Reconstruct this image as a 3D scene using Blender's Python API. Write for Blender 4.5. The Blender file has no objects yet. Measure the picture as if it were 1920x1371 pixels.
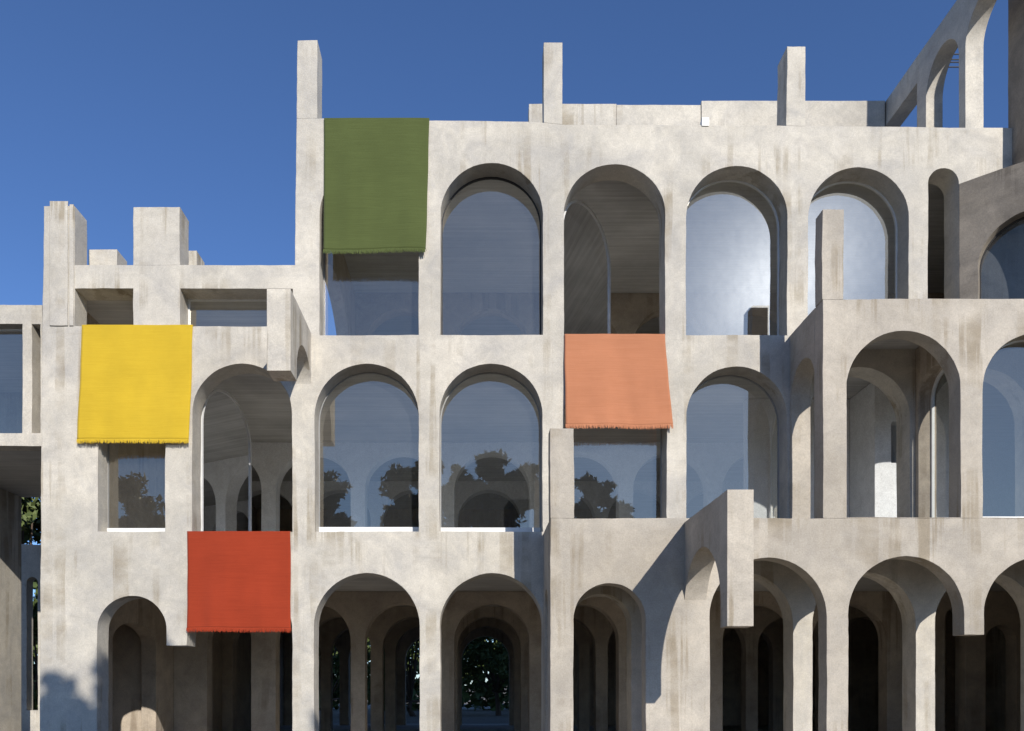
import bpy, bmesh, math, random
from mathutils import Vector, noise
from mathutils.geometry import tessellate_polygon

random.seed(7)
SC = bpy.context.scene
COL = SC.collection
R = math.radians

# ------------------------------------------------------------------ camera
F, D, CX, HY, EYE = 1450.0, 14.5, 890.0, 1285.0, 1.65   # focal length and horizon in photo pixels, metres to the facade
cam = bpy.data.cameras.new('camera')
cam.sensor_width = 36.0
cam.lens = F / 1920 * 36
cam.shift_x = (960 - CX) / 1920
cam.shift_y = (HY - 685.5) / 1920
cam.clip_start, cam.clip_end = 0.1, 3000
cam_o = bpy.data.objects.new('camera', cam)
cam_o.location = (0, -D, EYE)
cam_o.rotation_euler = (R(90), 0, 0)
COL.objects.link(cam_o)
SC.camera = cam_o

# ------------------------------------------------------------------ light
SUN = Vector((0.397, -1.0, 0.515)).normalized()            # towards the sun
elev = math.asin(SUN.z)
azim = math.atan2(SUN.x, SUN.y)                           # clockwise from +Y
world = bpy.data.worlds.new('World')
SC.world = world
world.use_nodes = True
nt = world.node_tree
bg = nt.nodes['Background']
sky = nt.nodes.new('ShaderNodeTexSky')
sky.sky_type = 'NISHITA'
sky.sun_disc = False
sky.sun_elevation = elev
sky.sun_rotation = azim
sky.altitude = 900
sky.air_density = 1.0
sky.dust_density = 0.4
sky.ozone_density = 3.2
tint = nt.nodes.new('ShaderNodeMix')                      # the deep blue of the photograph, the same in every direction
tint.data_type, tint.blend_type = 'RGBA', 'MULTIPLY'
tint.inputs[0].default_value = 1.0
tint.inputs[7].default_value = (0.94, 1.15, 1.50, 1)
nt.links.new(sky.outputs[0], tint.inputs[6])
nt.links.new(tint.outputs[2], bg.inputs[0])
bg.inputs[1].default_value = 0.090
sun = bpy.data.lights.new('sun', 'SUN')
sun.energy = 4.6
sun.angle = R(0.53)
sun.color = (1.0, 0.945, 0.86)
sun_o = bpy.data.objects.new('sun', sun)
sun_o.rotation_euler = SUN.to_track_quat('Z', 'Y').to_euler()
sun_o.location = (10, -25, 25)
COL.objects.link(sun_o)
vs = SC.view_settings
vs.view_transform = 'Standard'
vs.look = 'None'
vs.exposure = 0.1
vs.gamma = 1.0
vs.use_curve_mapping = False
SC.render.engine = 'CYCLES'
SC.cycles.use_denoising = True
SC.cycles.max_bounces = 10
SC.cycles.caustics_reflective = False
SC.cycles.caustics_refractive = False
SC.cycles.diffuse_bounces = 7
SC.cycles.transparent_max_bounces = 12

# ------------------------------------------------------------------ materials
def new_mat(name):
    m = bpy.data.materials.new(name)
    m.use_nodes = True
    t = m.node_tree
    b = t.nodes['Principled BSDF']
    return m, t, b

def N(t, typ, **kw):
    n = t.nodes.new(typ)
    for k, v in kw.items():
        setattr(n, k, v)
    return n

def coords(t, scale=(1, 1, 1)):
    g = N(t, 'ShaderNodeNewGeometry')
    mp = N(t, 'ShaderNodeMapping')
    mp.inputs['Scale'].default_value = scale
    t.links.new(g.outputs['Position'], mp.inputs['Vector'])
    return mp.outputs[0]

def noise_tex(t, vec, scale, detail=6, rough=0.6, dist=0.0):
    n = N(t, 'ShaderNodeTexNoise')
    n.inputs['Scale'].default_value = scale
    n.inputs['Detail'].default_value = detail
    n.inputs['Roughness'].default_value = rough
    n.inputs['Distortion'].default_value = dist
    t.links.new(vec, n.inputs['Vector'])
    return n.outputs['Fac']

def ramp(t, fac, stops):
    r = N(t, 'ShaderNodeValToRGB')
    e = r.color_ramp.elements
    while len(e) < len(stops):
        e.new(0.5)
    for el, (p, c) in zip(e, stops):
        el.position = p
        el.color = c if len(c) == 4 else (*c, 1)
    t.links.new(fac, r.inputs[0])
    return r.outputs[0]

def mix(t, fac, a, b, mode='MIX'):
    m = N(t, 'ShaderNodeMix', data_type='RGBA', blend_type=mode)
    for sock, v in ((m.inputs[0], fac), (m.inputs[6], a), (m.inputs[7], b)):
        if isinstance(v, (int, float)):
            sock.default_value = v
        elif isinstance(v, tuple):
            sock.default_value = (*v, 1) if len(v) == 3 else v
        else:
            t.links.new(v, sock)
    return m.outputs[2]

def mult(t, a, b):
    m = N(t, 'ShaderNodeMath', operation='MULTIPLY')
    for s, v in ((m.inputs[0], a), (m.inputs[1], b)):
        if isinstance(v, (int, float)):
            s.default_value = v
        else:
            t.links.new(v, s)
    return m.outputs[0]

def g3(v):
    return (v, v, v)

def concrete(name, light, dark, stain, stain_amt=0.55, rough=0.85, smudge=(0.36, 0.345, 0.35)):
    m, t, b = new_mat(name)
    p = coords(t)
    base = ramp(t, noise_tex(t, p, 0.45, 8, 0.62, 0.4), [(0.34, dark), (0.62, light)])
    # trowelled cloudy patches
    cl = ramp(t, noise_tex(t, p, 1.1, 9, 0.66, 0.9), [(0.42, g3(0)), (0.70, g3(1))])
    base = mix(t, mult(t, cl, 0.72), base, smudge)
    # rain streaks running down the wall
    st = noise_tex(t, coords(t, (3.4, 3.4, 0.16)), 1.0, 5, 0.62)
    st = ramp(t, st, [(0.51, g3(0)), (0.575, g3(1))])
    mk = ramp(t, noise_tex(t, coords(t, (0.5, 0.5, 0.8)), 1.0, 4, 0.6), [(0.46, g3(0)), (0.64, g3(1))])
    base = mix(t, mult(t, mult(t, st, mk), stain_amt), base, stain)
    # fine dark flecks and scuffs
    fl = ramp(t, noise_tex(t, p, 9.0, 10, 0.75, 0.6), [(0.58, g3(0)), (0.74, g3(1))])
    base = mix(t, mult(t, fl, 0.33), base, stain)
    hz = ramp(t, noise_tex(t, coords(t, (0.7, 0.7, 9.0)), 1.0, 6, 0.7), [(0.58, g3(0)), (0.76, g3(1))])
    base = mix(t, mult(t, mult(t, hz, cl), 0.45), base, stain)
    md = ramp(t, noise_tex(t, p, 3.3, 12, 0.78, 0.7), [(0.36, g3(0.82)), (0.62, g3(1.06))])
    base = mix(t, 0.7, base, md, 'MULTIPLY')
    gr = ramp(t, noise_tex(t, p, 42.0, 5, 0.7), [(0.3, g3(0.82)), (0.7, g3(1.10))])
    base = mix(t, 1.0, base, gr, 'MULTIPLY')
    t.links.new(base, b.inputs['Base Color'])
    b.inputs['Roughness'].default_value = rough
    b.inputs['Specular IOR Level'].default_value = 0.25
    bp = N(t, 'ShaderNodeBump')
    bp.inputs['Strength'].default_value = 0.35
    bp.inputs['Distance'].default_value = 0.02
    t.links.new(noise_tex(t, p, 5.0, 10, 0.66, 0.3), bp.inputs['Height'])
    bv = N(t, 'ShaderNodeBevel')
    bv.samples = 4
    bv.inputs['Radius'].default_value = 0.016
    t.links.new(bv.outputs[0], bp.inputs['Normal'])
    t.links.new(bp.outputs[0], b.inputs['Normal'])
    return m

M = {}
M['concrete'] = concrete('pale_concrete', (0.64, 0.593, 0.508), (0.455, 0.424, 0.366), (0.29, 0.24, 0.165), 0.74, smudge=(0.385, 0.368, 0.345))
M['warm_concrete'] = concrete('warm_concrete', (0.535, 0.482, 0.405), (0.375, 0.335, 0.278), (0.25, 0.20, 0.13), 0.65, smudge=(0.36, 0.33, 0.29))
M['upper_floor'] = concrete('white_floor', (0.86, 0.83, 0.78), (0.80, 0.77, 0.72), (0.6, 0.55, 0.5), 0.15, smudge=(0.76, 0.73, 0.68))
M['floor'] = concrete('pale_floor', (0.60, 0.55, 0.47), (0.50, 0.455, 0.38), (0.35, 0.30, 0.23), 0.2)
M['grey_concrete'] = concrete('grey_shade_concrete', (0.37, 0.325, 0.27), (0.16, 0.138, 0.11), (0.08, 0.068, 0.055), 0.85, smudge=(0.15, 0.135, 0.12))  # slanting wall's own mottled grey; on the corner tower it stands in for shade
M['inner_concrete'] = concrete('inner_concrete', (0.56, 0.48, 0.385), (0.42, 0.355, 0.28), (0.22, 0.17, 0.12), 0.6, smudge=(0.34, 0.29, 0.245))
M['white_plaster'] = concrete('white_plaster', (0.86, 0.87, 0.88), (0.81, 0.82, 0.83), (0.50, 0.49, 0.47), 0.15, smudge=(0.77, 0.78, 0.79))

def board_mat():
    m, t, b = new_mat('board_marked_ceiling')
    p = coords(t, (0.18, 7.5, 1))
    c = ramp(t, noise_tex(t, p, 1.6, 8, 0.75), [(0.30, (0.37, 0.36, 0.345)), (0.52, (0.50, 0.49, 0.47)), (0.74, (0.64, 0.63, 0.605))])
    c2 = ramp(t, noise_tex(t, coords(t), 0.5, 5, 0.6), [(0.35, g3(0.75)), (0.65, g3(1.05))])
    t.links.new(mix(t, 1.0, c, c2, 'MULTIPLY'), b.inputs['Base Color'])
    b.inputs['Roughness'].default_value = 0.8
    bp = N(t, 'ShaderNodeBump')
    bp.inputs['Strength'].default_value = 0.5
    bp.inputs['Distance'].default_value = 0.03
    t.links.new(noise_tex(t, p, 1.6, 8, 0.75), bp.inputs['Height'])
    t.links.new(bp.outputs[0], b.inputs['Normal'])
    return m
M['board'] = board_mat()

def glass_mat(name, refl, rough=0.0, dust=0.0, tint=(0.95, 0.97, 0.97), hazy=0.0, warm=(1.0, 0.87, 0.66)):
    m = bpy.data.materials.new(name)
    m.use_nodes = True
    t = m.node_tree
    t.nodes.clear()
    out = N(t, 'ShaderNodeOutputMaterial')
    tr = N(t, 'ShaderNodeBsdfTransparent')
    tr.inputs[0].default_value = (*tint, 1)
    gl = N(t, 'ShaderNodeBsdfGlossy')
    gl.inputs['Color'].default_value = (*warm, 1)
    gl.inputs['Roughness'].default_value = rough
    fr = N(t, 'ShaderNodeFresnel')
    fr.inputs[0].default_value = 1.5
    ad = N(t, 'ShaderNodeMath', operation='ADD')
    ad.inputs[1].default_value = refl
    t.links.new(fr.outputs[0], ad.inputs[0])
    mx = N(t, 'ShaderNodeMixShader')
    t.links.new(ad.outputs[0], mx.inputs[0])
    t.links.new(tr.outputs[0], mx.inputs[1])
    t.links.new(gl.outputs[0], mx.inputs[2])
    res = mx.outputs[0]
    bp = N(t, 'ShaderNodeBump')
    bp.inputs['Strength'].default_value = 0.04
    bp.inputs['Distance'].default_value = 0.02
    t.links.new(noise_tex(t, coords(t), 1.3, 2, 0.4), bp.inputs['Height'])
    t.links.new(bp.outputs[0], gl.inputs['Normal'])
    if dust > 0:
        df = N(t, 'ShaderNodeBsdfDiffuse')
        df.inputs[0].default_value = (0.55, 0.58, 0.62, 1)
        g2 = N(t, 'ShaderNodeBsdfGlossy')
        g2.inputs['Roughness'].default_value = 0.22
        g2.inputs['Color'].default_value = (0.9, 0.95, 1, 1)
        m2 = N(t, 'ShaderNodeMixShader')
        m2.inputs[0].default_value = hazy
        t.links.new(df.outputs[0], m2.inputs[1])
        t.links.new(g2.outputs[0], m2.inputs[2])
        d = ramp(t, noise_tex(t, coords(t, (2.6, 2.6, 1.6)), 2.6, 10, 0.75, 0.2), [(0.3, g3(dust * 0.7)), (0.72, g3(dust))])
        m3 = N(t, 'ShaderNodeMixShader')
        t.links.new(d, m3.inputs[0])
        t.links.new(res, m3.inputs[1])
        t.links.new(m2.outputs[0], m3.inputs[2])
        res = m3.outputs[0]
    t.links.new(res, out.inputs[0])
    return m
M['glass'] = glass_mat('window_glass', 0.17, dust=0.03, warm=(1.0, 0.91, 0.75))
M['clear_glass'] = glass_mat('clear_glass', 0.05, dust=0.015, warm=(0.95, 0.97, 1.0))
M['dusty_glass'] = glass_mat('dusty_glass', 0.29, dust=0.062, hazy=0.075, warm=(0.98, 0.92, 0.78))
M['dark_glass'] = glass_mat('dark_glass', 0.05, dust=0.015, tint=(0.34, 0.37, 0.42))

def plain(name, col, rough=0.5, metal=0.0):
    m, t, b = new_mat(name)
    p = coords(t)
    c = ramp(t, noise_tex(t, p, 7, 5), [(0.3, tuple(x * 0.88 for x in col)), (0.7, col)])
    t.links.new(c, b.inputs['Base Color'])
    b.inputs['Roughness'].default_value = rough
    b.inputs['Metallic'].default_value = metal
    return m
M['white_frame'] = plain('white_frame', (0.78, 0.78, 0.76), 0.4)
M['grey_frame'] = plain('grey_frame', (0.30, 0.30, 0.295), 0.45)
M['dark_metal'] = plain('dark_metal', (0.03, 0.03, 0.033), 0.75, 0.0)
M['bark'] = plain('bark', (0.12, 0.085, 0.06), 0.9)

def cloth_mat(name, col, dark):
    m, t, b = new_mat(name)
    c = ramp(t, noise_tex(t, coords(t, (1.2, 1.2, 48)), 1.0, 6, 0.75), [(0.30, dark), (0.62, col)])
    c2 = ramp(t, noise_tex(t, coords(t), 1.1, 5, 0.6), [(0.3, g3(0.90)), (0.7, g3(1.06))])
    c = mix(t, 1.0, c, c2, 'MULTIPLY')
    t.links.new(c, b.inputs['Base Color'])
    b.inputs['Roughness'].default_value = 0.95
    b.inputs['Specular IOR Level'].default_value = 0.1
    b.inputs['Sheen Weight'].default_value = 0.15
    bp = N(t, 'ShaderNodeBump')
    bp.inputs['Strength'].default_value = 0.5
    bp.inputs['Distance'].default_value = 0.008
    t.links.new(noise_tex(t, coords(t, (3, 3, 60)), 1.0, 5, 0.7), bp.inputs['Height'])
    t.links.new(bp.outputs[0], b.inputs['Normal'])
    return m

def leaf_mat(name, a, b_):
    m, t, b = new_mat(name)
    c = ramp(t, noise_tex(t, coords(t), 1.4, 4), [(0.3, a), (0.7, b_)])
    t.links.new(c, b.inputs['Base Color'])
    b.inputs['Roughness'].default_value = 0.6
    b.inputs['Specular IOR Level'].default_value = 0.3
    return m
M['pine_leaf'] = leaf_mat('pine_leaf', (0.035, 0.055, 0.022), (0.075, 0.10, 0.04))
M['garden_leaf'] = leaf_mat('garden_leaf', (0.06, 0.09, 0.025), (0.13, 0.16, 0.05))

def ground_mat():
    m, t, b = new_mat('gravel_ground')
    c = ramp(t, noise_tex(t, coords(t), 1.2, 9, 0.7), [(0.3, (0.18, 0.155, 0.12)), (0.7, (0.27, 0.235, 0.19))])
    c2 = ramp(t, noise_tex(t, coords(t), 45, 3), [(0.35, g3(0.65)), (0.65, g3(1.15))])
    t.links.new(mix(t, 1.0, c, c2, 'MULTIPLY'), b.inputs['Base Color'])
    b.inputs['Roughness'].default_value = 0.95
    return m
M['ground'] = ground_mat()

# ------------------------------------------------------------------ helpers
def px(x, d=0.0):                                        # photo column -> metres right of the camera, at depth d behind the facade
    return (x - CX) / F * (D + d)

def pz(y, d=0.0):                                        # photo row -> metres above eye height
    return (HY - y) / F * (D + d)

GROUND = -EYE

def tag(o, label=None, cat=None, group=None, kind=None):
    for k, v in (('label', label), ('category', cat), ('group', group), ('kind', kind)):
        if v:
            o[k] = v
    return o

def empty(name, loc, label=None, cat=None, group=None):
    o = bpy.data.objects.new(name, None)
    o.location = loc
    o.empty_display_size = 0.3
    COL.objects.link(o)
    return tag(o, label, cat, group)

def world_loc(o):
    v = Vector((0, 0, 0))
    while o is not None:
        v += o.location
        o = o.parent
    return v

def obj_bm(name, bm, mat, parent=None, smooth=True, angle=32):
    off = world_loc(parent) if parent else Vector((0, 0, 0))
    bmesh.ops.recalc_face_normals(bm, faces=bm.faces)
    if parent:
        bmesh.ops.translate(bm, verts=bm.verts, vec=-off)
    me = bpy.data.meshes.new(name)
    bm.to_mesh(me)
    bm.free()
    me.materials.append(M[mat] if isinstance(mat, str) else mat)
    if smooth:
        for p in me.polygons:
            p.use_smooth = True
        me.set_sharp_from_angle(angle=R(angle))
    o = bpy.data.objects.new(name, me)
    COL.objects.link(o)
    o.parent = parent
    return o

def XZ(u, v, t):
    return Vector((u, t, v + EYE))

def YZ(u, v, t):
    return Vector((t, u, v + EYE))

def wob(p, amt):
    q = Vector((p[0] * 0.9, p[1] * 0.9, 3.1))
    q2 = Vector((p[0] * 0.9, p[1] * 0.9, 17.7))
    r = Vector((p[0] * 4.0, p[1] * 4.0, 9.7))
    h = Vector((p[0] * 11.0, p[1] * 11.0, 1.3))
    return (p[0] + (noise.noise(q) * 1.0 + noise.noise(r) * 0.4 + noise.noise(h) * 0.4) * amt,
            p[1] + (noise.noise(q2) * 1.0 + noise.noise(r + Vector((5, 5, 5))) * 0.4 + noise.noise(h + Vector((9, 0, 0))) * 0.4) * amt)

def subdiv(loop, step):
    out = []
    n = len(loop)
    for i in range(n):
        a, b = loop[i], loop[(i + 1) % n]
        out.append(a)
        L = math.hypot(b[0] - a[0], b[1] - a[1])
        k = int(L / step)
        for j in range(1, k + 1):
            f = j / (k + 1)
            out.append((a[0] + (b[0] - a[0]) * f, a[1] + (b[1] - a[1]) * f))
    return out

def plate(bm, outer, holes, t0, t1, fmap, step=0.13, jit=0.012):
    """a wall: an outline with openings, given thickness from t0 to t1"""
    loops = [[wob(p, jit) for p in subdiv(l, step)] for l in [outer] + list(holes)]
    flat = [p for l in loops for p in l]
    tris = tessellate_polygon([[Vector((p[0], p[1], 0)) for p in l] for l in loops])
    va = [bm.verts.new(fmap(p[0], p[1], t0)) for p in flat]
    vb = [bm.verts.new(fmap(p[0], p[1], t1)) for p in flat]
    for a, b, c in tris:
        try:
            bm.faces.new((va[a], va[b], va[c]))
            bm.faces.new((vb[c], vb[b], vb[a]))
        except ValueError:
            pass
    i = 0
    for l in loops:
        n = len(l)
        for k in range(n):
            a, b = i + k, i + (k + 1) % n
            bm.faces.new((va[a], va[b], vb[b], vb[a]))
        i += n

def arc(x0, x1, zs, zt, n=26):
    """points of an arch from the right springing over the top to the left springing"""
    c, r = (x0 + x1) / 2, (x1 - x0) / 2
    return [(c + r * math.cos(math.pi * k / n), zs + (zt - zs) * math.sin(math.pi * k / n)) for k in range(n + 1)]

def arch(x0, x1, zb, zt, zs=None, n=26):
    if zs is None:
        zs = zt - (x1 - x0) / 2
    return [(x0, zb), (x1, zb)] + arc(x0, x1, zs, zt, n)

def rect(x0, x1, z0, z1):
    return [(x0, z0), (x1, z0), (x1, z1), (x0, z1)]

def box(bm, x0, x1, y0, y1, z0, z1, jit=0.008):
    plate(bm, rect(x0, x1, z0, z1), [], y0, y1, XZ, 0.15 if jit else 50, jit)

def part_box(name, x0, x1, y0, y1, z0, z1, mat, parent, jit=0.008):
    bm = bmesh.new()
    box(bm, x0, x1, y0, y1, z0, z1, jit)
    return obj_bm(name, bm, mat, parent)

def part_plate(name, outer, holes, t0, t1, fmap, mat, parent, **kw):
    bm = bmesh.new()
    plate(bm, outer, holes, t0, t1, fmap, **kw)
    return obj_bm(name, bm, mat, parent)

def inset(loop, w, bottom):
    """shrink an arch loop made by arch(): sides and top by w, bottom edge by its own width"""
    x0, x1 = loop[0][0], loop[1][0]
    zb = loop[0][1]
    c = (x0 + x1) / 2
    zt = max(p[1] for p in loop)
    zs = loop[2][1]
    return [(x0 + w, zb + bottom), (x1 - w, zb + bottom)] + arc(x0 + w, x1 - w, zs, zt - w, len(loop) - 3)

def window(loop, t, fmap, glass, parent, w=0.022, bottom=0.022, frame='white_frame', depth=0.05, sill=0.0):
    """a frame following the opening and a pane in it (a part with one sub-part)"""
    inner = inset(loop, w, bottom)
    out = inset(loop, -0.012, -0.012)
    bm = bmesh.new()
    plate(bm, out, [inner], t, t + depth, fmap, 9, 0.0)
    fr = obj_bm('window', bm, frame, parent)
    bm = bmesh.new()
    big = inset(loop, w - 0.008, bottom - 0.008)
    vs_ = [bm.verts.new(fmap(p[0], p[1], t + depth * 0.55)) for p in big]
    bm.faces.new(vs_)
    obj_bm('pane', bm, glass, fr, smooth=False)
    if sill:
        bm = bmesh.new()
        plate(bm, rect(loop[0][0] + 0.006, loop[1][0] - 0.006, loop[0][1] - 0.004, loop[0][1] + sill), [], t - 0.03, t + depth + 0.02, fmap, 9, 0.0)
        obj_bm('sill', bm, 'white_frame', fr)
    return fr

# ------------------------------------------------------------------ ground
bm = bmesh.new()
for sx, sy in ((-1, -1), (1, -1), (1, 1), (-1, 1)):
    bm.verts.new((sx * 1500, sy * 1500, 0))
bm.faces.new(bm.verts)
tag(obj_bm('ground', bm, 'ground', smooth=False), kind='structure')

# ------------------------------------------------------------------ the house
WT = 0.46                                                # front wall thickness
house = empty('concrete_house', (1.5, 0, 0), 'pale concrete house with three tiers of tall open arches, hanging fins and roof pillars', 'house')
Z2, Z3 = pz(997), pz(629)                                # the two upper floor levels
BOT = GROUND - 0.4
HB = GROUND - 0.2

L3 = [arch(px(a), px(b), pz(628.5), pz(t)) for a, b, t in
      ((599, 785, 309), (826, 1018, 306), (1057, 1247, 308), (1286, 1476, 311), (1515, 1704, 314), (1740, 1798, 316))]
L2 = [arch(px(a), px(b), pz(997), pz(t)) for a, b, t in
      ((183, 310, 760), (360, 548, 682), (590, 785, 682), (824, 1017, 682), (1057, 1250, 686), (1287, 1476, 688), (1516, 1706, 689), (1745, 1935, 690))]
# ground floor: a narrow and a wide arch meet on a column that stops in mid air
sp = pz(1182)
L1_left = [(px(182), HB), (px(548), HB), (px(548), sp)] + arc(px(352), px(548), sp, pz(1085))[1:] + \
          [(px(350), pz(1210)), (px(312), pz(1210))] + arc(px(182), px(312), sp, pz(1117))
L1 = [L1_left] + [arch(px(a), px(b), HB, pz(t)) for a, b, t in
      ((589, 787, 1075), (826, 1019, 1075), (1070, 1184, 1114), (1294, 1487, 1073), (1523, 1717, 1073), (1753, 1946, 1073))]
wing_open = [rect(px(140), px(250), pz(612), pz(541)), rect(px(338), px(549), pz(612), pz(541))]

outer = [(px(74), BOT), (14.8, BOT), (14.8, pz(243)), (px(1870), pz(240)), (px(1460), pz(236)), (px(1055), pz(234)),
         (px(992), pz(229)), (px(805), pz(226)), (px(595), pz(223)), (px(556), pz(223)), (px(553), pz(497)),
         (px(82), pz(497)), (px(79), pz(612))]
part_plate('facade_wall', outer, L1 + L2 + L3 + wing_open, 0, WT, XZ, 'concrete', house)

# pillars that rise above the roof line, flush with the facade
def pillar(a0, a1, y0, y1, t0=0.0, t1=WT, b0=None, b1=None, name='roof_pillar', d=0.0, mat='concrete', y0b=None):
    b0 = a0 if b0 is None else b0
    b1 = a1 if b1 is None else b1
    return part_plate(name, [(px(a0, d), pz(y0, d)), (px(a1, d), pz(y0 if y0b is None else y0b, d)), (px(b1, d), pz(y1, d)), (px(b0, d), pz(y1, d))],
                      [], d + t0, d + t1, XZ, mat, house)
pillar(556, 595, 222.9, 76, b0=558)
pillar(1019.5, 1054.5, 230.9, 80, t1=0.30, y0b=233.8)
pillar(1474, 1510, 236.0, 87, b0=1476, b1=1510, y0b=236.3)
pillar(82, 140, 497, 386)
pillar(94, 128, 612, 378, t0=-0.022, t1=-0.002, name='pilaster')
pillar(131, 139, 612, 384, t0=-0.02, t1=-0.002, name='pilaster')
pillar(250, 337, 497, 388)
# small blocks standing on the wing's roof
for a, b, y0, d0, d1 in ((166, 219, 468, 0.9, 1.35), (352, 369, 470, 0.9, 1.35)):
    part_box('roof_block', px(a, d0), px(b, d0), d0, d1, pz(520, d0), pz(y0, d0), 'concrete', house)
# set-back parapet along the main roof
for a, b, y0 in ((992, 1156, 195), (1156.5, 1314, 197), (1314.5, 1658, 191)):
    d0 = 2.85
    part_box('parapet_wall', px(a, d0), px(b, d0), d0 - (0.03 if a > 1300 else 0), d0 + 0.3, pz(400, d0), pz(y0, d0), 'concrete', house)

# floors and roofs
def slab(name, x0, x1, y0, y1, z0, z1, mat='board'):
    return part_box(name, x0, x1, y0, y1, z0, z1, mat, house, 0.0)
XL, XR, BACK = px(80), 14.8, 18.2
slab('floor_slab', XL, XR, WT, BACK, Z2 - 0.46, Z2 - 0.02)
slab('floor_slab', XL, XR, WT, BACK, Z3 - 0.30, Z3 - 0.02)
slab('roof_slab', px(553), XR, WT, BACK, pz(275), pz(250))
slab('roof_slab', XL, px(553) - 0.002, WT, 6.0, pz(538), pz(503))
for x0, x1, z in ((XL + 0.37, XR - 0.02, GROUND + 0.01), (XL + 0.37, XR - 0.02, Z2 - 0.018), (XL + 0.37, XR - 0.02, Z3 - 0.018)):
    slab('floor', x0, x1, (WT + 0.003) if z > 0 else -1.6, BACK - 0.01, z, z + 0.012, 'floor' if z < 0 else 'upper_floor')
# outer walls that close the house at the ends and behind
part_plate('end_wall', rect(WT + 0.002, BACK, GROUND - 0.3, pz(503) - 0.002), [arch(2.05, 4.30, GROUND + 0.05, 1.42, zs=0.95)], XL - 0.002, XL + 0.35, YZ, 'inner_concrete', house, jit=0)
part_box('niche_wall', XL - 0.85, XL - 0.80, 1.9, 4.5, GROUND - 0.3, 1.6, 'inner_concrete', house, 0)
for y0, y1 in ((1.9, 1.95), (4.45, 4.5)):
    part_box('niche_wall', XL - 0.799, XL - 0.003, y0, y1, GROUND - 0.3, 1.6, 'inner_concrete', house, 0)
part_box('niche_wall', XL - 0.799, XL - 0.003, 1.951, 4.449, 1.55, 1.6, 'inner_concrete', house, 0)
for nm, x0, x1, z1 in (('end_wall', XR - 0.002, XR + 0.35, pz(250)), ):
    part_box(nm, x0, x1, WT + 0.002, BACK, GROUND - 0.3, z1, 'concrete', house, 0)
part_plate('end_wall', rect(WT + 0.002, BACK, Z3 - 0.01, pz(275) - 0.002), [arch(0.75, 4.9, Z3 + 0.05, 9.1, zs=7.4)], px(553), px(553) + 0.3, YZ, 'inner_concrete', house, jit=0)
pitch, shift = 2.30, 0.12
g0 = px(826) + shift
grid = [g0 + pitch * k for k in range(-4, 6)]
gin = [x for x in grid if x > XL + 0.5 and x + 1.93 < XR - 0.2]
for d in (5.4, 9.2, 13.0, 16.9):
    if d < 16:
        part_plate('inner_arcade', rect(XL + 0.36, XR - 0.01, GROUND - 0.3, Z2 - 0.465), ([arch(x, x + 1.93, GROUND - 0.15, pz(1075)) for x in gin] if d > 6 else
                    [arch(px(388, d), px(471, d), GROUND - 0.15, pz(1110))] + [arch(x, x + 1.93, GROUND - 0.15, pz(1075)) for x in gin if px(480, d) < x < 9.5] +
                    [arch(px(1772, d), px(1810, d), GROUND - 0.15, pz(1140, d)), arch(px(1848, d), px(1906, d), GROUND - 0.15, pz(1172, d))]),
                   d, d + 0.42, XZ, 'inner_concrete', house, jit=0.004)
        if d < 13:
            part_plate('inner_arcade', rect(XL + 0.36, XR - 0.01, Z2 - 0.018, Z3 - 0.305), [arch(x, x + 1.93, Z2 + 0.02, pz(686)) for x in gin],
                       d, d + 0.42, XZ, 'white_plaster', house, jit=0.004)
    else:
        part_plate('back_wall', rect(XL + 0.36, XR - 0.01, GROUND - 0.3, pz(275) - 0.01), [arch(x, x + 1.93, GROUND - 0.15, pz(1085)) for x in gin if x < 3.5],
                   d, d + 0.42, XZ, 'inner_concrete', house, jit=0.004)
part_plate('inner_arcade', rect(px(553) + 0.305, XR - 0.01, Z3 - 0.018, pz(275) - 0.01), [arch(x, x + 1.93, Z3 + 0.02, pz(315)) for x in gin if x > px(553) + .4],
           5.4, 5.82, XZ, 'inner_concrete', house, jit=0.004)
part_box('inner_wall', XL + 0.36, XR - 0.01, 13.0, 13.3, Z2 - 0.015, Z3 - 0.305, 'inner_concrete', house, 0)
part_box('inner_wall', XL + 0.36, XR - 0.01, 9.2, 9.5, Z3 - 0.015, pz(275) - 0.01, 'inner_concrete', house, 0)
# white rooms behind the right-hand arches
part_box('inner_wall', px(1400, 2.4), 8.19, 2.4, 2.6, Z2 - 0.015, Z3 - 0.305, 'white_plaster', house, 0)
core = part_plate('stair_core', rect(8.2, 10.4, Z2 - 0.015, Z3 - 0.305), [arch(px(1671, 1.35), px(1688, 1.35), pz(868, 1.35), pz(788, 1.35))], 1.35, 5.2, XZ, 'white_plaster', house, jit=0.0)
# glazing of the front openings
TG = WT - 0.07
for i in (0, 1):
    window(L3[i], TG, XZ, 'glass', house, frame='dark_metal' if i else 'grey_frame')
for i in (3, 4):
    window(L3[i], TG, XZ, 'dusty_glass', house)
for i, bt in ((0, 0.14), (2, 0.16), (3, 0.15), (4, 0.06), (5, 0.09)):
    window(L2[i], TG, XZ, 'glass', house, w=0.016, frame='grey_frame', sill=bt)

def rect_window(x0, x1, z0, z1, t, glass, parent, w=0.03):
    bm = bmesh.new()
    plate(bm, rect(x0, x1, z0, z1), [rect(x0 + w, x1 - w, z0 + w, z1 - w)], t, t + 0.05, XZ, 9, 0)
    fr = obj_bm('window', bm, 'white_frame', parent)
    bm = bmesh.new()
    bm.faces.new([bm.verts.new(XZ(p[0], p[1], t + 0.028)) for p in rect(x0 + w - .006, x1 - w + .006, z0 + w - .006, z1 - w + .006)])
    obj_bm('pane', bm, glass, fr, smooth=False)
rect_window(px(338) + 0.004, px(549), pz(612), pz(541), TG, 'glass', house)

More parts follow.
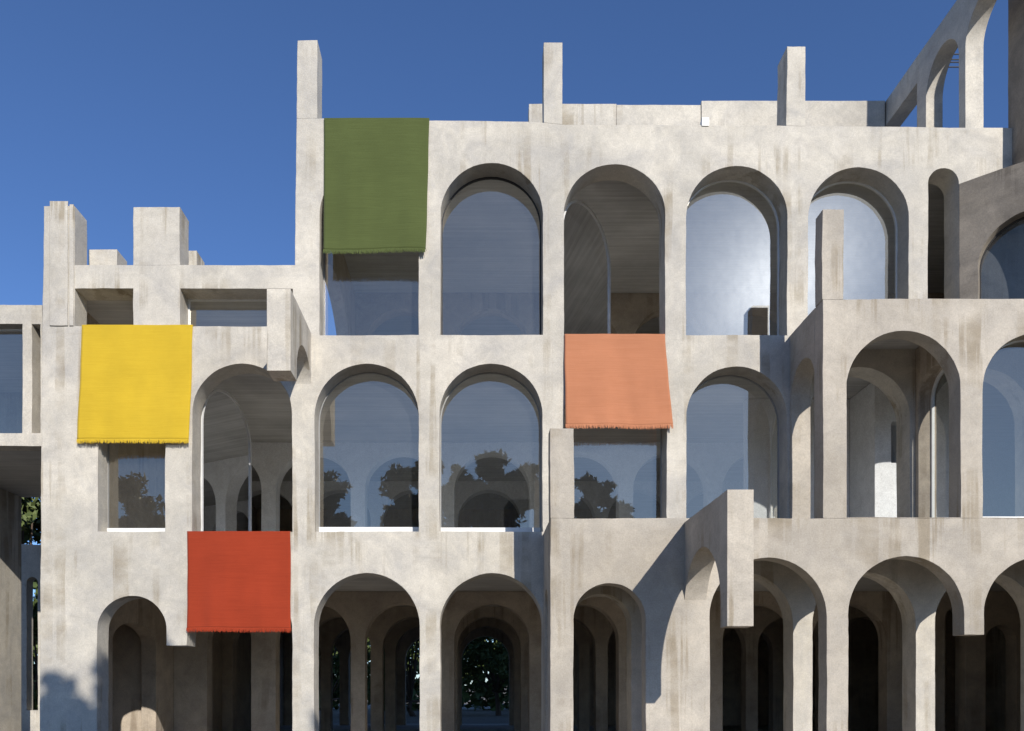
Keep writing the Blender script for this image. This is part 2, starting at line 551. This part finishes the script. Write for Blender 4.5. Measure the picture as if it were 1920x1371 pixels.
# two arched sashes that stand open into the room
def open_sash(loop, angle, glass):
    x0 = loop[0][0] + 0.02
    ca, sa = math.cos(R(angle)), math.sin(R(angle))
    def fm(u, v, t):
        return Vector((x0 + (u - x0) * ca - t * sa, WT + 0.02 + (u - x0) * sa + t * ca, v + EYE))
    return window(inset(loop, 0.03, 0.02), 0.0, fm, glass, house, w=0.035, bottom=0.05, depth=0.045)
open_sash(L3[2], 50, 'clear_glass')
open_sash(L2[1], 76, 'clear_glass')
open_sash(L2[6], 84, 'glass')

# ------------------------------------------------------------------ projecting block on the right (two storeys)
DF = -1.38
FT = 0.32
def fx(x):
    return px(x, DF)
def fz(y):
    return pz(y, DF)
TOP1, TOP2 = fz(972), fz(561)
sp = fz(1154)
trunc = [(fx(1590), HB), (fx(2063), HB)] + arc(fx(1845), fx(2063), fz(1152), fz(1043)) + \
        [(fx(1845), fz(1190)), (fx(1808), fz(1190))] + arc(fx(1590), fx(1808), fz(1152), fz(1043))
part_plate('porch_wall', [(fx(1032), BOT), (14.8, BOT), (14.8, TOP1), (fx(1032), TOP1)],
           [arch(fx(1075), fx(1211), HB, fz(1094)), arch(fx(1331), fx(1550), HB, fz(1046)), trunc], DF, DF + FT, XZ, 'warm_concrete', house)
part_plate('porch_wall', [(fx(1543), TOP1 + 0.003), (14.8, TOP1 + 0.003), (14.8, TOP2), (fx(1543), TOP2)],
           [arch(fx(1587), fx(1801), TOP1 + 0.015, fz(621)), arch(fx(1842), fx(2056), TOP1 + 0.015, fz(624))], DF, DF + FT, XZ, 'warm_concrete', house)
pillar(1031.5, 1076, 971.7, 803, t1=0.30, d=DF, name='corner_pillar', mat='warm_concrete')
pillar(1542, 1582, 560.7, 393, t1=0.27, d=DF, name='corner_pillar', mat='warm_concrete')
# returns of the block
part_plate('return_wall', rect(DF + FT, -0.002, BOT, TOP1 - 0.002), [arch(-0.88, -0.34, HB, pz(1105, -0.6))], fx(1032), fx(1075), YZ, 'warm_concrete', house)
part_plate('return_wall', rect(DF + FT, -0.002, TOP1 + 0.003, TOP2 - 0.002), [arch(-1.04, -0.08, TOP1 + 0.02, 5.86)],
           fx(1543), fx(1582), YZ, 'warm_concrete', house)
cross = arch(-1.03, -0.10, TOP1 + 0.03, 5.75)
part_plate('return_wall', rect(DF + FT, -0.002, TOP1 + 0.003, TOP2 - 0.26), [cross], fx(1803), fx(1840), YZ, 'inner_concrete', house)
window(cross, fx(1835) - 0.06, YZ, 'clear_glass', house, w=0.04)
window(arch(fx(1842), fx(2056), TOP1 + 0.03, fz(624)), DF + FT - 0.07, XZ, 'glass', house, bottom=0.055)
# terrace slabs over the block
part_box('terrace_slab', fx(1032) + 0.02, XR, DF + FT, -0.002, TOP1 - 0.25, TOP1 - 0.03, 'board', house, 0)
part_box('terrace_slab', fx(1582), XR, DF + FT, -0.002, TOP2 - 0.25, TOP2 - 0.03, 'board', house, 0)

# ------------------------------------------------------------------ fins that hang from the facade on half an arch
def fin(x0, x1, y0, y1, ztop, zbot, thick, zap, mat='warm_concrete'):
    ya, yb = y0 + thick, y1 + 0.035
    r = (yb - ya) / 2
    o = [(y0, ztop), (y0, zbot), (ya, zbot)] + list(reversed(arc(ya, yb, zap - r, zap))) + [(yb + 0.12, zap - r), (yb + 0.12, ztop - 0.02), (yb, ztop - 0.02), (yb, ztop)]
    return part_plate('hanging_fin', o, [], x0, x1, YZ, mat, house)
dA = -1.63
fin(-3.46, -3.065, dA, 0.0, pz(541, dA), pz(695, dA), 0.45, 6.06, 'concrete')
dB = -3.6
fin(px(1363.5, dB), px(1413, dB), dB, DF, pz(918, dB), pz(1174, dB), 0.29, 2.16)

# ------------------------------------------------------------------ slanting room at the right end of the top storey
A = Vector((px(1797), 0.0))
dirv = Vector((0.776, -0.631))
nrm = Vector((0.631, 0.776))
def SL(u, v, t):
    return Vector((A.x + dirv.x * u + nrm.x * t, A.y + dirv.y * u + nrm.y * t, v + EYE))
zt = pz(345)
la = arch(0.31, 1.80, TOP2 - 0.02, 8.50)
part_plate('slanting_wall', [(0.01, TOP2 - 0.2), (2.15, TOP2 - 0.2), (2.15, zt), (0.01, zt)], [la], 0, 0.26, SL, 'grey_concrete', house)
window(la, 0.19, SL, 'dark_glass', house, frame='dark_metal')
bm = bmesh.new()
pts = [SL(0.45, 0, 0.27), SL(2.15, 0, 0.02), Vector((14.8, -1.3, EYE)), Vector((14.8, -0.003, EYE)), Vector((A.x + 0.6, -0.003, EYE))]
lo = [bm.verts.new((p.x, p.y, zt - 0.22 + EYE)) for p in pts]
hi = [bm.verts.new((p.x, p.y, zt - 0.01 + EYE)) for p in pts]
bm.faces.new(lo); bm.faces.new(hi)
for k in range(5):
    bm.faces.new((lo[k], lo[(k + 1) % 5], hi[(k + 1) % 5], hi[k]))
obj_bm('roof_slab', bm, 'concrete', house, smooth=False)
part_box('corner_tower', 10.08, 14.8, -0.45, 0.11, zt + 0.03, 18.0, 'grey_concrete', house)  # shade of the left face put into the colour by a darker concrete

# ------------------------------------------------------------------ arcade on the roof, running back from the facade
ax0, ax1 = 9.22, 9.56
ztop = 13.1
arcade = empty('roof_arcade', (9.4, 1.5, pz(250) + EYE), 'tall concrete arcade running back across the roof beside the corner tower', 'arcade wall')
zr = pz(250) + 0.003
p2f, p2b, p1f, p1b = 0.03, 0.22, 1.30, 1.62
r = 0.72
half = [(p2f - r + r * math.cos(math.pi * k / 24), 12.0 + 0.62 * math.sin(math.pi * k / 24)) for k in range(0, 20)]
o = [(4.6, zr), (4.6, ztop), (-1.2, ztop), (-1.2, half[-1][1])] + half[::-1] + [(p2f, zr), (p2b, zr)] + \
    list(reversed(arc(p2b, p1f, 11.95, 12.62))) + [(p1f, zr), (p1b, zr), (p1b, 12.55), (4.2, 12.55), (4.2, zr)]
part_plate('arch_wall', o, [], ax0, ax1, YZ, 'concrete', arcade, jit=0.006)

# ------------------------------------------------------------------ annex at the left edge
annex = empty('annex', (px(-60, 0.8), 2.5, 0), 'lower concrete annex with glazed upper room over a shaded passage at the far left', 'annex')
dn = 0.8
def nx(x, d=dn):
    return px(x, d)
def nz(y, d=dn):
    return pz(y, d)
part_plate('front_wall', [(nx(-260), nz(836)), (nx(79), nz(836)), (nx(79), nz(572)), (nx(-260), nz(572))],
           [rect(nx(-120), nx(42), nz(812), nz(608)), rect(nx(60), nx(76), nz(812), nz(608))], dn, dn + 0.32, XZ, 'concrete', annex)
part_box('floor_slab', nx(-260), nx(79), dn + 0.322, 5.0, nz(836) , nz(836) + 0.22, 'board', annex, 0)
part_box('roof_slab', nx(-260), nx(79), dn + 0.322, 5.0, nz(572) - 0.3, nz(572) - 0.05, 'board', annex, 0)
part_box('inner_wall', nx(-260), nx(79), 4.6, 4.9, nz(836) + 0.222, nz(572) - 0.302, 'inner_concrete', annex, 0)
bm = bmesh.new()
plate(bm, rect(nx(-120), nx(42), nz(812), nz(608)), [rect(nx(-117), nx(39), nz(809), nz(611))], dn + 0.2, dn + 0.25, XZ, 9, 0)
fr = obj_bm('window', bm, 'white_frame', annex)
bm = bmesh.new()
bm.faces.new([bm.verts.new(XZ(p[0], p[1], dn + 0.228)) for p in rect(nx(-118), nx(40), nz(810), nz(610))])
obj_bm('pane', bm, 'glass', fr, smooth=False)
xw = px(38, 4.9)
part_box('passage_wall', xw - 0.4, xw, dn + 0.35, 4.95, GROUND - 0.2, nz(836) - 0.003, 'concrete', annex, 0.0)

# garden wall behind the passage
gw = empty('garden_wall', (px(60, 6.2), 6.2, 0), 'low concrete garden wall with a narrow arch behind the left passage', 'wall')
part_plate('wall', [(px(-60, 6.2), BOT), (px(80, 6.2) + 0.05, BOT), (px(80, 6.2) + .05, pz(1022, 6.2)), (px(-60, 6.2), pz(1014, 6.2))],
           [arch(px(50, 6.2), px(71, 6.2), pz(1332, 6.2), pz(1082, 6.2))], 6.2, 6.5, XZ, 'concrete', gw)

# ------------------------------------------------------------------ hanging cloths
def cloth(name_label, mat, top, bottom, y0, y1, seed, fold=0.045, flare=0.0, ragged=0.02):
    """woven cloth folded over a ledge: top=(x0,x1), bottom=(x0,x1) in photo columns"""
    rnd = random.Random(seed)
    nu, nv = 48, 56
    bm = bmesh.new()
    zt_, zb_ = pz(y0) + 0.012, pz(y1)
    rows = []
    for j in range(-6, nv + 1):
        row = []
        f = max(0, j) / nv
        for i in range(nu + 1):
            u = i / nu
            xa = px(top[0]) + (px(top[1]) - px(top[0])) * u
            xb = px(bottom[0]) + (px(bottom[1]) - px(bottom[0])) * u
            g = f ** 1.15
            x = xa + (xb - xa) * g
            edge = noise.noise(Vector((f * 3.0, seed * 7.1, (0 if u < .5 else 5)))) * 0.012 * abs(2 * u - 1)
            wav = noise.noise(Vector((u * 3.6, f * 0.8, seed * 3.3))) * fold * (0.25 + f) \
                + noise.noise(Vector((u * 9, f * 1.6, seed * 1.7))) * fold * 0.3 * f
            sag = noise.noise(Vector((u * 2.2, 4.4, seed))) * ragged * f
            if j < 0:
                y = -0.015 + (-j) * 0.05
                z = zt_ + 0.004
            else:
                y = -0.035 - 0.045 * f ** 2 * (1 + flare) + wav
                z = zt_ + (zb_ - zt_) * f + sag
            row.append(bm.verts.new((x + edge, min(y, -0.012) if j > 1 else y, z + EYE)))
        rows.append(row)
    for a, b in zip(rows, rows[1:]):
        for i in range(nu):
            bm.faces.new((a[i], a[i + 1], b[i + 1], b[i]))
    low = [v.co.copy() for v in rows[-1]]
    t = empty('hanging_cloth', ((px(top[0]) + px(top[1])) / 2, -0.05, pz(y0) + EYE), name_label, 'cloth', 'woven cloths hung over the ledges')
    o = obj_bm('fabric', bm, mat, t, angle=80)
    s = o.modifiers.new('thickness', 'SOLIDIFY')
    s.thickness = 0.008
    # fringe
    bm = bmesh.new()
    n = 400
    for k in range(n):
        q = (k + rnd.random() * 0.8) / n * nu
        i = min(int(q), nu - 1)
        p = low[i].lerp(low[i + 1], q - i)
        L = 0.05 + rnd.random() * 0.04
        w = 0.004 + rnd.random() * 0.0045
        dx, dy = (rnd.random() - 0.5) * 0.035, -rnd.random() * 0.02
        a = [p + Vector((-w, 0, 0.006)), p + Vector((w, 0, 0.006)), p + Vector((0, w, 0.006))]
        b = [v + Vector((dx, dy - 0.003, -L)) for v in a]
        va = [bm.verts.new(v) for v in a]
        vb = [bm.verts.new(p + Vector((dx, dy, -L)) + (v - p - Vector((0, 0, 0.006))) * 0.5) for v in a]
        for e in range(3):
            bm.faces.new((va[e], va[(e + 1) % 3], vb[(e + 1) % 3], vb[e]))
    fo = obj_bm('fringe', bm, mat, t, smooth=False)
    fo['kind'] = 'stuff'
    return t
M['green_cloth'] = cloth_mat('green_cloth', (0.084, 0.105, 0.034), (0.070, 0.088, 0.028))
M['yellow_cloth'] = cloth_mat('yellow_cloth', (0.56, 0.385, 0.030), (0.515, 0.345, 0.025))
M['orange_cloth'] = cloth_mat('orange_cloth', (0.46, 0.195, 0.104), (0.415, 0.168, 0.086))
M['red_cloth'] = cloth_mat('red_cloth', (0.31, 0.043, 0.017), (0.27, 0.036, 0.0145))
cloth('olive green woven cloth hanging from the roof edge beside a tall pillar', 'green_cloth', (608, 805), (608, 799), 225, 472, 1)
cloth('bright yellow woven cloth over the ledge of the lower left wing', 'yellow_cloth', (155, 363), (148, 357), 612, 826, 2)
cloth('salmon orange woven cloth hanging between the top and middle arches', 'orange_cloth', (1058, 1246), (1060, 1260), 629, 799, 3, fold=0.055)
cloth('deep red woven cloth hanging below the open arch over the ground floor', 'red_cloth', (352, 545), (353, 546), 998, 1178, 4, fold=0.055)

# ------------------------------------------------------------------ small things on the roof
bm = bmesh.new()
box(bm, px(1316), px(1329), -0.02, 0.12, pz(236) - 0.01, pz(222), 0)
lamp = empty('roof_box', (px(1322), 0.05, pz(236) + EYE), 'small white box standing on the roof edge before the parapet', 'box')
obj_bm('casing', bm, 'white_frame', lamp)
bm = bmesh.new()
box(bm, px(1318), px(1327), -0.028, -0.0215, pz(234), pz(224), 0)
obj_bm('front_plate', bm, 'white_frame', lamp)
ant = empty('aerial', (px(1806, 6.0), 6.0, pz(300, 6.0) + EYE), 'thin dark television aerial seen through the roof arcade', 'aerial')
bm = bmesh.new()
box(bm, px(1806, 6), px(1806, 6) + 0.03, 6.0, 6.03, pz(250), pz(95, 6), 0)
obj_bm('mast', bm, 'dark_metal', ant)
for y, a, b in ((103, 1786, 1812), (113, 1781, 1812), (118, 1780, 1814), (127, 1778, 1810)):
    bm = bmesh.new()
    box(bm, px(a, 6), px(b, 6), 5.97, 5.99, pz(y, 6) - 0.012, pz(y, 6) + 0.012, 0)
    obj_bm('rod', bm, 'dark_metal', ant)

# ------------------------------------------------------------------ trees
def tube(bm, a, b, r0, r1, n=7):
    a, b = Vector(a), Vector(b)
    q = (b - a).to_track_quat('Z', 'Y')
    ra = [bm.verts.new(a + q @ Vector((r0 * math.cos(2 * math.pi * k / n), r0 * math.sin(2 * math.pi * k / n), 0))) for k in range(n)]
    rb = [bm.verts.new(b + q @ Vector((r1 * math.cos(2 * math.pi * k / n), r1 * math.sin(2 * math.pi * k / n), 0))) for k in range(n)]
    for k in range(n):
        bm.faces.new((ra[k], ra[(k + 1) % n], rb[(k + 1) % n], rb[k]))

def tree(label, base, clumps, mat, leaf=0.17, dens=1500, name='pine_tree', seed=1, group=None, trunk_r=0.2):
    """clumps: (x, y, z, radius, flatness) in metres, world"""
    rnd = random.Random(seed)
    t = empty(name, base, label, 'tree', group)
    base = Vector(base)
    bm = bmesh.new()
    top = max(c[2] for c in clumps)
    cz = min(c[2] for c in clumps)
    cxm = sum(c[0] for c in clumps) / len(clumps)
    cym = sum(c[1] for c in clumps) / len(clumps)
    fork = Vector((base.x + (cxm - base.x) * 0.6, base.y + (cym - base.y) * 0.6, base.z + (cz - base.z) * 0.75))
    mid = base.lerp(fork, 0.5) + Vector((rnd.uniform(-.2, .2), rnd.uniform(-.2, .2), 0))
    tube(bm, base - Vector((0, 0, 0.1)), mid, trunk_r, trunk_r * 0.8)
    tube(bm, mid, fork, trunk_r * 0.8, trunk_r * 0.6)
    for c in clumps:
        e = Vector(c[:3])
        m_ = fork.lerp(e, 0.5) + Vector((rnd.uniform(-.2, .2), rnd.uniform(-.2, .2), -0.15))
        tube(bm, fork, m_, trunk_r * 0.4, trunk_r * 0.25, 5)
        tube(bm, m_, e, trunk_r * 0.25, 0.02, 5)
    obj_bm('trunk', bm, 'bark', t)
    bm = bmesh.new()
    for (x, y, z, r, fl) in clumps:
        c = Vector((x, y, z))
        subs = []
        for _ in range(max(14, int(26 * r))):
            v = Vector((rnd.gauss(0, 1), rnd.gauss(0, 1), rnd.gauss(0, 1))).normalized() * r * rnd.uniform(0.1, 0.8)
            v.z *= fl
            subs.append((c + v, r * rnd.uniform(0.25, 0.45)))
        for k in range(int(dens * r * r)):
            sc, sr = rnd.choice(subs)
            v = Vector((rnd.gauss(0, 1), rnd.gauss(0, 1), rnd.gauss(0, 1))).normalized() * sr * rnd.random() ** 0.4
            v.z *= 0.75
            p = sc + v
            a = Vector((rnd.gauss(0, 1), rnd.gauss(0, 1), rnd.gauss(0, 1))).normalized()
            b = a.cross(Vector((rnd.gauss(0, 1), rnd.gauss(0, 1), rnd.gauss(0, 1)))).normalized()
            s = leaf * rnd.uniform(0.6, 1.3)
            vv = [bm.verts.new(p + a * s), bm.verts.new(p + b * s * 0.38), bm.verts.new(p - a * s), bm.verts.new(p - b * s * 0.38)]
            bm.faces.new(vv)
    obj_bm('crown', bm, mat, t, smooth=False)
    return t

def rx(p, L=33.3):                                       # where a tree behind the camera must stand to be mirrored at a photo column
    return (p - CX) / F * L
# the pines in front of the house: mirrored in the glass, one of them shades the foot of the left wing
TY = -18.0
tree('broad umbrella pine mirrored in the middle window panes', (0.3, TY, 0),
     [(-0.60, TY, 10.55, 0.6, 1.0), (-0.05, TY, 9.95, 0.8, 0.9), (-1.0, TY, 9.95, 0.7, 0.9), (-0.5, TY + .3, 9.5, 1.0, 1.0), (2.05, TY, 10.6, 0.9, 0.9), (0.72, TY, 11.1, 0.7, 1.0), (0.66, TY, 10.9, 0.8, 1.0), (0.85, TY, 11.05, 0.8, 0.9), (0.2, TY - .5, 9.9, 0.75, 0.9),
      (-2.3, TY, 10.9, 0.95, 0.9), (-3.3, TY + .3, 10.3, 0.95, 1.0), (-3.2, TY, 9.0, 1.0, 1.0), (-2.0, TY, 9.4, 1.3, 0.8), (-.4, TY, 9.1, 1.3, 0.8),
      (1.2, TY, 9.5, 1.4, 0.8), (2.1, TY, 9.9, .9, .9), (-3.4, TY, 7.8, 0.9, 1.0), (-2.2, TY, 8.0, 1.2, .9), (-.6, TY, 7.8, 1.2, .9), (1.0, TY, 8.0, 1.2, .9)], 'pine_leaf', seed=3, group='pines standing in front of the house')
tree('dark pine with a ragged edge mirrored in the left middle window', (-6.9, TY - 1, 0),
     [(-6.3, TY - 1, 10.2, 0.9, 1), (-7.3, TY - 1, 10.6, 1.1, 1), (-6.0, TY - 1, 8.8, 0.9, 1), (-7.2, TY - 1, 8.8, 1.4, 1), (-6.1, TY - 1, 7.6, .8, 1), (-8.4, TY - 1, 9.6, 1.2, 1)],
     'pine_leaf', seed=5, group='pines standing in front of the house')
tree('slender dark pine mirrored in the pane below the orange cloth', (4.6, TY - .5, 0),
     [(4.85, TY - .5, 10.4, 0.75, 1.1), (4.9, TY - .5, 9.2, 0.9, 1.1), (4.8, TY - .5, 8.0, 1.0, 1), (5.0, TY - .5, 8.6, .8, 1)], 'pine_leaf', seed=8, group='pines standing in front of the house')
tree('small grey green pine mirrored beside the slender pine', (6.2, TY - 2, 0),
     [(5.9, TY - 2, 10.3, 0.75, 1.0), (6.5, TY - 2, 9.4, 0.8, 1.0), (6.2, TY - 2, 8.6, 1.1, 1)], 'pine_leaf', seed=9, group='pines standing in front of the house')
tree('tall dense pine mirrored in the small window under the yellow cloth', (-14.6, TY - 1, 0),
     [(-14.6 + dx, TY - 1 + dy, z, r, 1.0) for dx, dy, z, r in ((-.9, .2, 10.2, 1.1), (-.2, 0, 9.0, 1.2), (.9, 0, 8.0, 1.1), (-1.0, 0, 8.2, 1.3), (0, 0, 7.4, 1.4))], 'pine_leaf', seed=11, group='pines standing in front of the house')
# garden trees behind the house
rnd = random.Random(21)
gspots = (('leafy garden tree glimpsed in the slot past the left passage', -14.9, 11.6, 5.2), ('garden tree behind the ground floor openings under the red cloth', -7.5, 25.0, 4.5),
          ('dark garden tree deep behind the first ground floor arch', -3.2, 26.5, 4.5), ('garden tree closing the view through the central nested arches', 1.3, 27.5, 4.5),
          )
for k, (lab, x, y, zm) in enumerate(gspots):
    cl = []
    for q in range(16):
        cl.append((x + rnd.uniform(-2.0, 2.0) * (0.5 if k == 0 else 1), y + rnd.uniform(-1.5, 1.5), rnd.uniform(1.0, 2 * zm - 1.5), rnd.uniform(0.8, 1.3), 0.9))
    tree(lab, (x, y, 0), cl, 'garden_leaf', leaf=0.17, dens=700 if k == 0 else 420, name='garden_tree', seed=30 + k, trunk_r=0.17, group='trees in the garden behind the house')
# the far wood beyond the garden
bm = bmesh.new()
for k in range(34000):
    x, z = rnd.uniform(-45, 45), rnd.random() ** 0.8 * 8.5
    if noise.noise(Vector((x * 0.55, z * 0.5, 2.0))) > 0.42 and z > 2.5:
        continue
    p = Vector((x, 37 + rnd.uniform(-2.5, 2.5), z + noise.noise(Vector((x * 0.3, 0, 8))) * 1.5))
    a = Vector((rnd.gauss(0, 1), rnd.gauss(0, 1), rnd.gauss(0, 1))).normalized()
    b = a.cross(Vector((rnd.gauss(0, 1), rnd.gauss(0, 1), rnd.gauss(0, 1)))).normalized()
    q = rnd.uniform(0.25, 0.5)
    bm.faces.new([bm.verts.new(p + a * q), bm.verts.new(p + b * q * .5), bm.verts.new(p - a * q), bm.verts.new(p - b * q * .5)])
tag(obj_bm('wood', bm, 'garden_leaf', smooth=False), 'dark wood of dense foliage beyond the garden behind the house', 'wood', kind='stuff')
